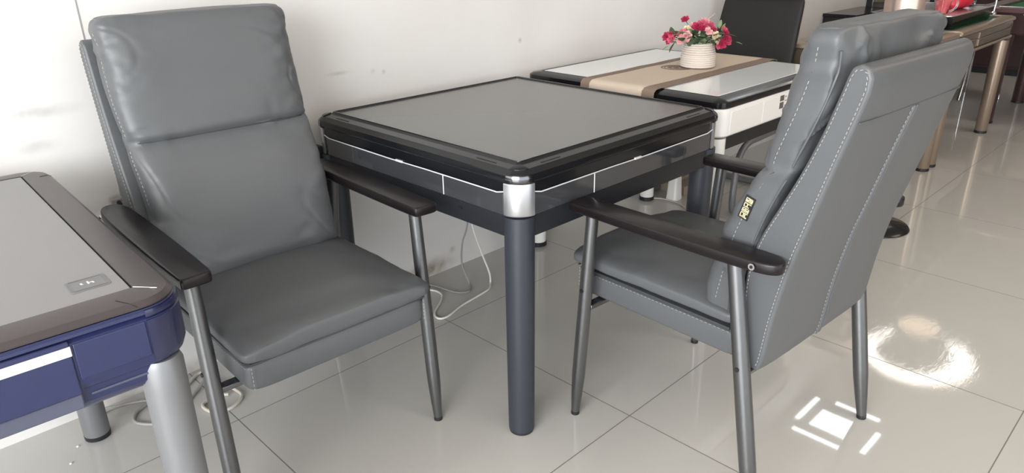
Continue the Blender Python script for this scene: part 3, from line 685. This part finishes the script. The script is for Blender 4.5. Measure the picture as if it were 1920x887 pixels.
for i in range(56):
    a = rs.uniform(-.12, .12); t_ = rs.uniform(.0, .06)
    LV.append((a*.75, t_, rs.uniform(.095, .140), (a*6+rs.uniform(-.4, .4), rs.uniform(.3, 1.1), rs.uniform(-.1, .9)), rs.uniform(.03, .05), rs.uniform(.010, .015), LEAFM if rs.random() < .62 else LEAFL))
LV += [(.075, .0, .15, (.1, 0, 1), .035, .008, LEAFL), (.085, .0, .14, (.3, 0, 1), .032, .008, LEAFL), (-.05, .04, .088, (0, .5, 1), .05, .016, LEAFM), (-.03, .045, .09, (.1, .5, 1), .045, .016, LEAFM), (-.01, .05, .088, (.2, .6, .8), .05, .014, LEAFL), (.14, .03, .10, (1, .2, -.2), .025, .006, LEAFL)]
for a, t_, h, d, L_, w, m in LV:
    dd = ax_r*d[0]+ax_t*d[1]+Vector((0, 0, d[2])); leaf(fp(a, t_, h), dd, L_, w, m)
sp = MB(); sp.tube([fp(.02, 0, .18), fp(.05, 0, .205)], .0006, 5); 
for q in (.025, .035, .045, .052): sp.lathe([(.0005, -.002), (.002, 0), (.0005, .002)], fp(q, 0, .18+(q-.02)*.85), 8)
sp.build('berry_sprig', FBLUSH, P)

# ------------------------------------------------------------ black office chair behind the white table
O = thing('office_chair', 'black leather office chair with a headrest behind the white table', 'chair', (1.90, .245, 0), -PI/2)
# local frame: faces -y (towards the tables), so world -x
def chair_back(z): return .02+.16*((z-.45)/.6)
bk = soft(lambda v: (chair_back(.46+.53*v)-.022-.01*math.sin(PI*v), .46+.53*v), lambda v: (chair_back(.46+.53*v)+.012, .46+.53*v), lambda v: .236-.022*v-.012*math.cos(PI*v)*0, nv=36, nt=60, pw=6, pe=9)
bo = bk.build('backrest', BLKLEATH, O, angle=70)
soft(lambda v: (chair_back(.97+.17*v)-.055, .975+.17*v), lambda v: (chair_back(.97+.17*v)+.02, .975+.17*v), lambda v: .205, nv=24, nt=50, pw=4.5, pe=3.5).build('headrest', BLKLEATH, O, angle=80)
soft(lambda v: (-.42+.46*v, .452), lambda v: (-.42+.46*v, .372), lambda v: .235, nv=24, nt=50, pw=4.5, pe=6).build('seat', BLKLEATH, O, angle=80)
for s in (-1, 1):
    MB().tube(smoothpath([(s*.25, .09, .022), (s*.25, -.10, .018), (s*.25, -.38, .022), (s*.25, -.435, .06), (s*.25, -.435, .20), (s*.25, -.42, .29), (s*.25, -.35, .352), (s*.25, -.2, .362), (s*.24, .02, .362)], 6), .016, 12).build('side_tube', SILVERP, O)
    MB().box((min(s*.245, s*.285), -.235, .655), (max(s*.245, s*.285), -.02, .685)).build('armrest', BLKLEATH, O, bevel=.01, seg=3)
    MB().tube(smoothpath([(s*.258, -.20, .40), (s*.262, -.22, .52), (s*.262, -.16, .66)], 6), .011, 10).build('arm_post', SILVERP, O)
MB().tube([(-.25, .09, .022), (.25, .09, .022)], .018, 12).build('cross_bar', SILVERP, O)

# ------------------------------------------------------------ clutter on the floor by the wall, behind the centre table
t = thing('floor_stand', 'white tapered stand on the floor between the white table and the wall', 'stand', (1.50, .345, 0))
MB().loops([rrect(.030, .028, .012, 0, 5), rrect(.036, .032, .014, .006, 5), rrect(.034, .030, .014, .03, 5), rrect(.028, .026, .012, .12, 5), rrect(.026, .024, .012, .30, 5), rrect(.024, .022, .01, .40, 5)]).build('post', WHITEL, t)
MB().loops([rrect(.07, .03, .014, .40, 5), rrect(.075, .034, .014, .41, 5), rrect(.07, .03, .014, .43, 5)]).build('top_bar', WHITEL, t)
t = thing('cardboard_box', 'flat worn cardboard box on the floor against the wall behind the tables', 'box', (1.72, .425, 0), 0)
MB().box((-.14, -.09, 0), (.16, .09, .05)).build('carton', CARD, t, bevel=.003)
MB().box((-.141, -.012, .0495), (.161, .012, .0508)).build('tape', mat('packing_tape', srgb(176, 160, 136), .3), t)
MB().box((-.13, -.0, .051), (.15, .088, .058)).build('loose_flap', CARD, t)

def cable(name, pts, r, m, label):
    o = MB().tube(smoothpath(pts, 8), r, 8).build(name, m); tag(o, label, 'cable'); return o
cable('power_cable', [(.02, .36, .60), (.045, .32, .42), (.055, .30, .278), (.099, .30, .15), (.135, .302, .06), (.152, .315, .010), (.120, .285, .005), (.087, .272, .005), (.015, .261, .005), (-.063, .249, .005), (-.147, .224, .005), (-.182, .237, .005), (-.163, .281, .005), (-.086, .337, .005), (-.049, .382, .005), (-.057, .437, .005), (-.12, .47, .005)], .0038, CABLEW, 'white power cable hanging from the centre table and curling on the floor')
cable('power_cable', [(.12, .41, .60), (.125, .40, .40), (.115, .40, .242), (.086, .40, .174), (.079, .40, .086), (.086, .375, .02), (.080, .355, .005), (.041, .320, .005), (-.001, .351, .005), (-.026, .466, .005), (-.06, .52, .005)], .0036, CABLEG, 'grey power cable hanging from the centre table beside the wall')
cable('power_cable', [(-1.25, .50, .006), (-1.201, .515, .006), (-1.147, .500, .006), (-1.097, .471, .006), (-1.02, .46, .006), (-.95, .51, .006), (-.925, .49, .006), (-.925, .449, .006), (-.91, .37, .006), (-.905, .294, .006), (-.957, .258, .006), (-1.002, .276, .006), (-1.009, .333, .006), (-.96, .35, .006), (-.93, .33, .006)], .005, CABLEB, 'beige cable looped on the floor behind the silver leg of the navy table')
cable('power_cable', [(-1.22, .51, .015), (-1.13, .47, .015), (-1.119, .462, .006), (-1.160, .440, .005), (-1.18, .40, .005), (-1.165, .365, .005), (-1.125, .335, .005), (-1.06, .36, .005), (-.99, .42, .005), (-.95, .45, .016)], .0045, CABLEG, 'grey cable lying in a loop against the wall under the navy table')
cable('power_cable', [(1.43, .43, .005), (1.455, .39, .005), (1.46, .33, .005), (1.45, .27, .005), (1.40, .20, .005)], .004, CABLEB, 'thin pale cable on the floor beside the foot of the white table')
for (x, y, s_) in ((-1.33, .40, .004), (-1.365, .335, .004), (-1.30, .43, .003), (-1.41, .25, .0035)):
    o = MB().lathe([(.001, 0), (s_, .001), (s_*.8, .003), (.001, .004)], (x, y, 0), 8).build('plaster_crumb', WHITEL if s_ != .0035 else CARD)
    tag(o, 'tiny crumb of debris on the floor by the wall under the navy table', 'debris', 'crumbs under the navy table')

t = thing('wall_socket', 'small grey socket stub on the white wall beside the left armchair', 'socket', (-1.055, .543, .612))
MB().box((-.022, -.018, -.012), (.022, 0, .012)).build('socket_body', SMOKE, t, bevel=.004)
MB().tube([(.0, -.016, 0), (.0, -.028, -.004)], .006, 10).build('plug', BLACKM, t)

# ------------------------------------------------------------ pedestal stool behind the right-hand chair
t = thing('pedestal_stool', 'stool with a round black base, mostly hidden behind the right-hand armchair', 'stool', (1.815, -.535, 0))
MB().lathe([(.160, 0), (.166, .004), (.160, .012), (.10, .028), (.04, .045), (.028, .06)], n=48).build('base', BLACKP, t)
MB().lathe([(.022, .05), (.022, .34), (.03, .36)], n=24).build('column', BLACKM, t)
MB().lathe([(.10, .36), (.125, .372), (.13, .40), (.115, .42), (.05, .425)], n=40).build('seat', BLKLEATH, t)

# ------------------------------------------------------------ bronze tables at the right
def bronze_table(x0, x1, y0, y1, label):
    T = thing('mahjong_table', label, 'table', ((x0+x1)/2, (y0+y1)/2, 0)); hx, hy = (x1-x0)/2, (y1-y0)/2
    MB().loops([rrect(hx-.075, hy-.075, .01, .748), rrect(hx-.075, hy-.075, .01, .760)]).build('playing_felt', FELT, T)
    MB().loops([rrect(hx-.072, hy-.072, .01, .745), rrect(hx-.072, hy-.072, .01, .768), rrect(hx-.065, hy-.065, .01, .772), rrect(hx-.02, hy-.02, .02, .772), rrect(hx-.004, hy-.004, .03, .766), rrect(hx, hy, .03, .758), rrect(hx, hy, .03, .748), rrect(hx-.01, hy-.01, .03, .744)], False, False).build('border', BRONZE, T, angle=30)
    MB().loops([rrect(hx-.06, hy-.06, .02, .742), rrect(hx-.012, hy-.012, .03, .742), rrect(hx-.008, hy-.008, .03, .735), rrect(hx-.010, hy-.010, .03, .66), rrect(hx-.012, hy-.012, .03, .655)]).build('body', BRONZED, T, angle=30)
    MB().loops([rrect(hx-.002, hy-.002, .03, .652), rrect(hx+.001, hy+.001, .03, .645), rrect(hx-.001, hy-.001, .03, .636), rrect(hx-.04, hy-.04, .03, .620)]).build('apron', BRONZE, T, angle=30)
    mb = MB(); mb.box((-hx*.35-.002, -hy+.004, .66), (-hx*.35+.002, -hy+.009, .735)); mb.build('divider', BRONZE, T)
    MB().tube([(-hx+.05, -hy+.005, .715), (-hx*.35, -hy+.005, .70), (hx-.10, -hy+.005, .70), (hx-.05, -hy+.006, .72)], .0025, 6).build('bright_trim', BRONZE, T)
    for sx_ in (-1, 1):
        for sy_ in (-1, 1):
            c = ((hx-.045)*sx_, (hy-.045)*sy_, 0)
            lg = MB().lathe([(.034, .014), (.036, .02), (.042, .62)], c, 28).build('leg', BRONZE, T)
            MB().lathe([(.034, 0), (.038, .002), (.038, .016), (.033, .018)], c, 24).build('foot_pad', BLACKM, lg)
    return T
bronze_table(2.02, 2.94, -.462, .10, 'nearer bronze table, its top corner and leg showing behind the right-hand armchair')
bronze_table(2.965, 4.12, -.462, .20, 'bronze gaming table with green felt carrying the black tea tray')
# tea tray and what stands on it
t = thing('tea_tray', 'black tea tray with a dark green inside on the green felt', 'tray', (3.495, -.15, .7602))
MB().loops([rrect(.42, .20, .03, 0), rrect(.425, .205, .03, .006), rrect(.44, .22, .035, .078), rrect(.43, .21, .03, .078), rrect(.415, .195, .03, .012), rrect(.39, .17, .03, .012)]).build('tray_body', BLACKP, t)
MB().loops([rrect(.442, .222, .035, .078), rrect(.442, .222, .035, .083), rrect(.427, .207, .03, .083), rrect(.427, .207, .03, .078)], closed=True).build('bright_edge', SILVER, t)
MB().loops([rrect(.426, .206, .03, .070), rrect(.426, .206, .03, .076)]).build('drain_plate', SILVER, t)
mug = thing('glass_mug', 'clear glass mug with a curved handle and golden foot on the tea tray', 'mug', (3.135, -.285, .8365))
MB().lathe([(.026, .006), (.034, .012), (.047, .10), (.046, .10), (.033, .014), (.0, .012)], n=32, cap=False).build('cup', GLASS, mug, angle=60)
MB().lathe([(.03, 0), (.032, .003), (.028, .007)], n=24).build('foot', TEA, mug)
hd = [Vector((.712, -.70, 0))*a+Vector((0, 0, h)) for a, h in ((.044, .088), (.07, .094), (.086, .07), (.078, .04), (.05, .022), (.04, .02))]
MB().tube(smoothpath(hd, 5), .005, 8).build('handle', GLASS, mug)
o = soft(lambda v: (-.10, .20*v), lambda v: (.10, .20*v), lambda v: .17*(1-.30*v), nv=24, nt=40, pw=2.6, pe=2.6, disp=lambda p, v, X, Y, H: p+Vector((.012*noise.noise(p*22), .012*noise.noise(p*25+Vector((3,3,3))), .01*noise.noise(p*19)))).build('silk_pouch', RED)
o.location = (3.60, -.22, .8395); tag(o, 'crumpled red silk pouch on the tea tray', 'pouch')
k = thing('kettle', 'chrome kettle with a hooped handle at the far end of the tea tray', 'kettle', (3.86, -.20, .8365))
MB().lathe([(.05, 0), (.07, .01), (.075, .05), (.06, .09), (.03, .10), (.012, .11), (.012, .118)], n=32).build('pot', CHROME, k)
MB().tube(smoothpath([(.712*a, -.70*a, h) for a, h in ((-.06, .085), (-.065, .15), (-.03, .19), (.03, .19), (.065, .15), (.06, .085))], 6), .006, 10).build('handle', CHROME, k)
f = thing('tap', 'chrome swan-neck tap standing beside the tea tray', 'tap', (4.085, -.33, .772))
MB().lathe([(.02, 0), (.02, .012), (.012, .02)], n=20).build('base', CHROME, f)
MB().tube(smoothpath([(0, 0, .01), (0, 0, .12), (-.03, .03, .19), (-.08, .07, .17), (-.09, .08, .13)], 6), .008, 12).build('spout', CHROME, f)
c = thing('ice_bucket', 'wide rose-silver steel bucket behind the top of the right-hand armchair', 'bucket', (2.56, -.27, .7605))
MB().lathe([(.088, 0), (.092, .004), (.098, .30), (.104, .305), (.104, .315), (.096, .315), (.090, .01), (.0, .008)], n=48, cap=False).build('bucket_body', PINKM, c)
for s2 in (-1, 1):
    MB().tube(smoothpath([(s2*.094, -.03, .24), (s2*.125, -.03, .23), (s2*.125, .03, .23), (s2*.094, .03, .24)], 6), .005, 8).build('handle', CHROME, c)

# chrome legged stool, dark furniture further back
s_ = thing('chrome_legged_chair', 'dark chair on thin chrome legs behind the bronze tables', 'chair', (5.45, .02, 0))
MB().loops([rrect(.20, .17, .05, .44), rrect(.21, .18, .05, .455), rrect(.20, .17, .05, .48)]).build('seat', BLKLEATH, s_)
for (x, y) in ((-.36, -.02), (.08, .05), (-.10, -.24), (.26, .22)):
    MB().tube([(x, y, .004), (x*.55, y*.8, .445)], .012, 10).build('leg', CHROME, s_)
D = thing('mahjong_table', 'dark mahogany table with green felt and chrome-edged corner, far right', 'table', (4.88, -.70, 0))
MB().loops([rrect(.42, .42, .01, .775), rrect(.42, .42, .01, .785)]).build('playing_felt', FELT, D)
MB().loops([rrect(.425, .425, .01, .77), rrect(.425, .425, .01, .80), rrect(.52, .52, .02, .80), rrect(.53, .53, .03, .79), rrect(.53, .53, .03, .765), rrect(.50, .50, .03, .76)], False, False).build('border', PURPW, D, angle=30)
MB().loops([rrect(.50, .50, .03, .62), rrect(.515, .515, .03, .63), rrect(.515, .515, .03, .765)]).build('body', MAHOG, D)
MB().tube([(-.531, .40, .801), (-.531, -.5, .801)], .004, 6).build('bright_trim', CHROME, D)
MB().tube(smoothpath([(-.533, .25, .755), (-.533, .22, .75), (-.533, .20, .70), (-.533, .16, .685), (-.533, -.4, .68)], 6), .004, 6).build('bright_trim', CHROME, D)
for sx_ in (-1, 1):
    for sy_ in (-1, 1):
        c = (.46*sx_-(.02 if sx_ < 0 else 0)*0, (.34 if sy_ > 0 else -.46), 0)
        lg = MB().lathe([(.042, .012), (.044, .02), (.05, .64)], c, 24).build('leg', MAHOG, D)
        MB().lathe([(.04, 0), (.046, .002), (.046, .014)], c, 20).build('foot_pad', BLACKM, lg)
t = thing('sideboard', 'dark wooden sideboard standing far back behind the tables', 'sideboard', (6.9, -.55, 0))
MB().box((-.3, -2.4, .06), (.3, 1.0, .86)).build('carcass', MAHOG, t, bevel=.005)
MB().box((-.27, -2.36, 0), (.27, .96, .06)).build('plinth', BLACKM, t)
MB().box((-.32, -2.42, .86), (.32, 1.02, .90)).build('top', PURPW, t, bevel=.004)
for i in range(5):
    y = -2.38+i*.676
    d = MB().box((-.315, y+.01, .09), (-.299, y+.666, .83)).build('door', MAHOG, t, bevel=.004)
    MB().tube([(-.325, y+.06, .40), (-.325, y+.06, .55)], .006, 8).build('handle', DKCHROME, d)

# low black cabinet and display case against the wall
t = thing('low_cabinet', 'low black cabinet against the white wall, seen over the right-hand armchair', 'cabinet', (3.83, .42, 0))
MB().box((-.32, -.10, .05), (.32, .118, .755)).build('carcass', BLACKM, t, bevel=.004)
MB().box((-.33, -.11, .755), (.33, .12, .775)).build('top', BLACKP, t, bevel=.003)
MB().box((-.30, -.09, 0), (.30, .11, .05)).build('plinth', BLACKM, t)
for a in (-.30, .005):
    d = MB().box((a, -.112, .07), (a+.295, -.10, .74)).build('door', BLACKM, t, bevel=.002)
    MB().box((a+.13, -.122, .60), (a+.16, -.112, .606)).build('handle', CHROME, d)
t = thing('display_case', 'tall black-framed display case with chrome edges at the end of the white wall', 'display case', (4.85, .40, 0))
MB().box((-.60, -.16, 0), (.60, .14, .10)).build('plinth', BLACKM, t)
for (x, y) in ((-.58, -.14), (.0, -.14), (.58, -.14), (-.58, .12), (.58, .12)):
    p = MB().box((x-.02, y-.02, .1), (x+.02, y+.02, 2.1)).build('post', BLACKM, t, bevel=.002)
    MB().box((x-.006, y-.024, .1), (x+.006, y-.0195, 2.1)).build('chrome_strip', CHROME, p)
MB().box((-.60, -.16, 2.1), (.60, .14, 2.16)).build('top', BLACKM, t)
for z in (.45, .80, 1.25, 1.7):
    MB().box((-.56, -.12, z), (.56, .12, z+.015)).build('shelf', BRONZED, t)
MB().box((-.58, .125, .1), (.58, .138, 2.1)).build('back_panel', SMOKE, t)
for i, (x, r, h, m) in enumerate(((-.42, .06, .16, TERRA), (-.27, .05, .2, STONE), (-.12, .055, .14, TERRA), (.2, .06, .18, STONE), (.42, .055, .15, TERRA))):
    o = MB().lathe([(r*.6, 0), (r, h*.3), (r*.9, h*.6), (r*.4, h*.85), (r*.5, h)], (0, 0, 0), 24).build('vase', m)
    o.location = (4.85+x, .38, .8155)
    tag(o, ['squat brown pottery vase at the left end of the display case shelf', 'mottled stone vase second from the left on the display case shelf', 'small brown pottery vase in the middle of the display case shelf', 'mottled stone vase right of the middle post in the display case', 'brown pottery vase at the right end of the display case shelf'][i], 'vase')
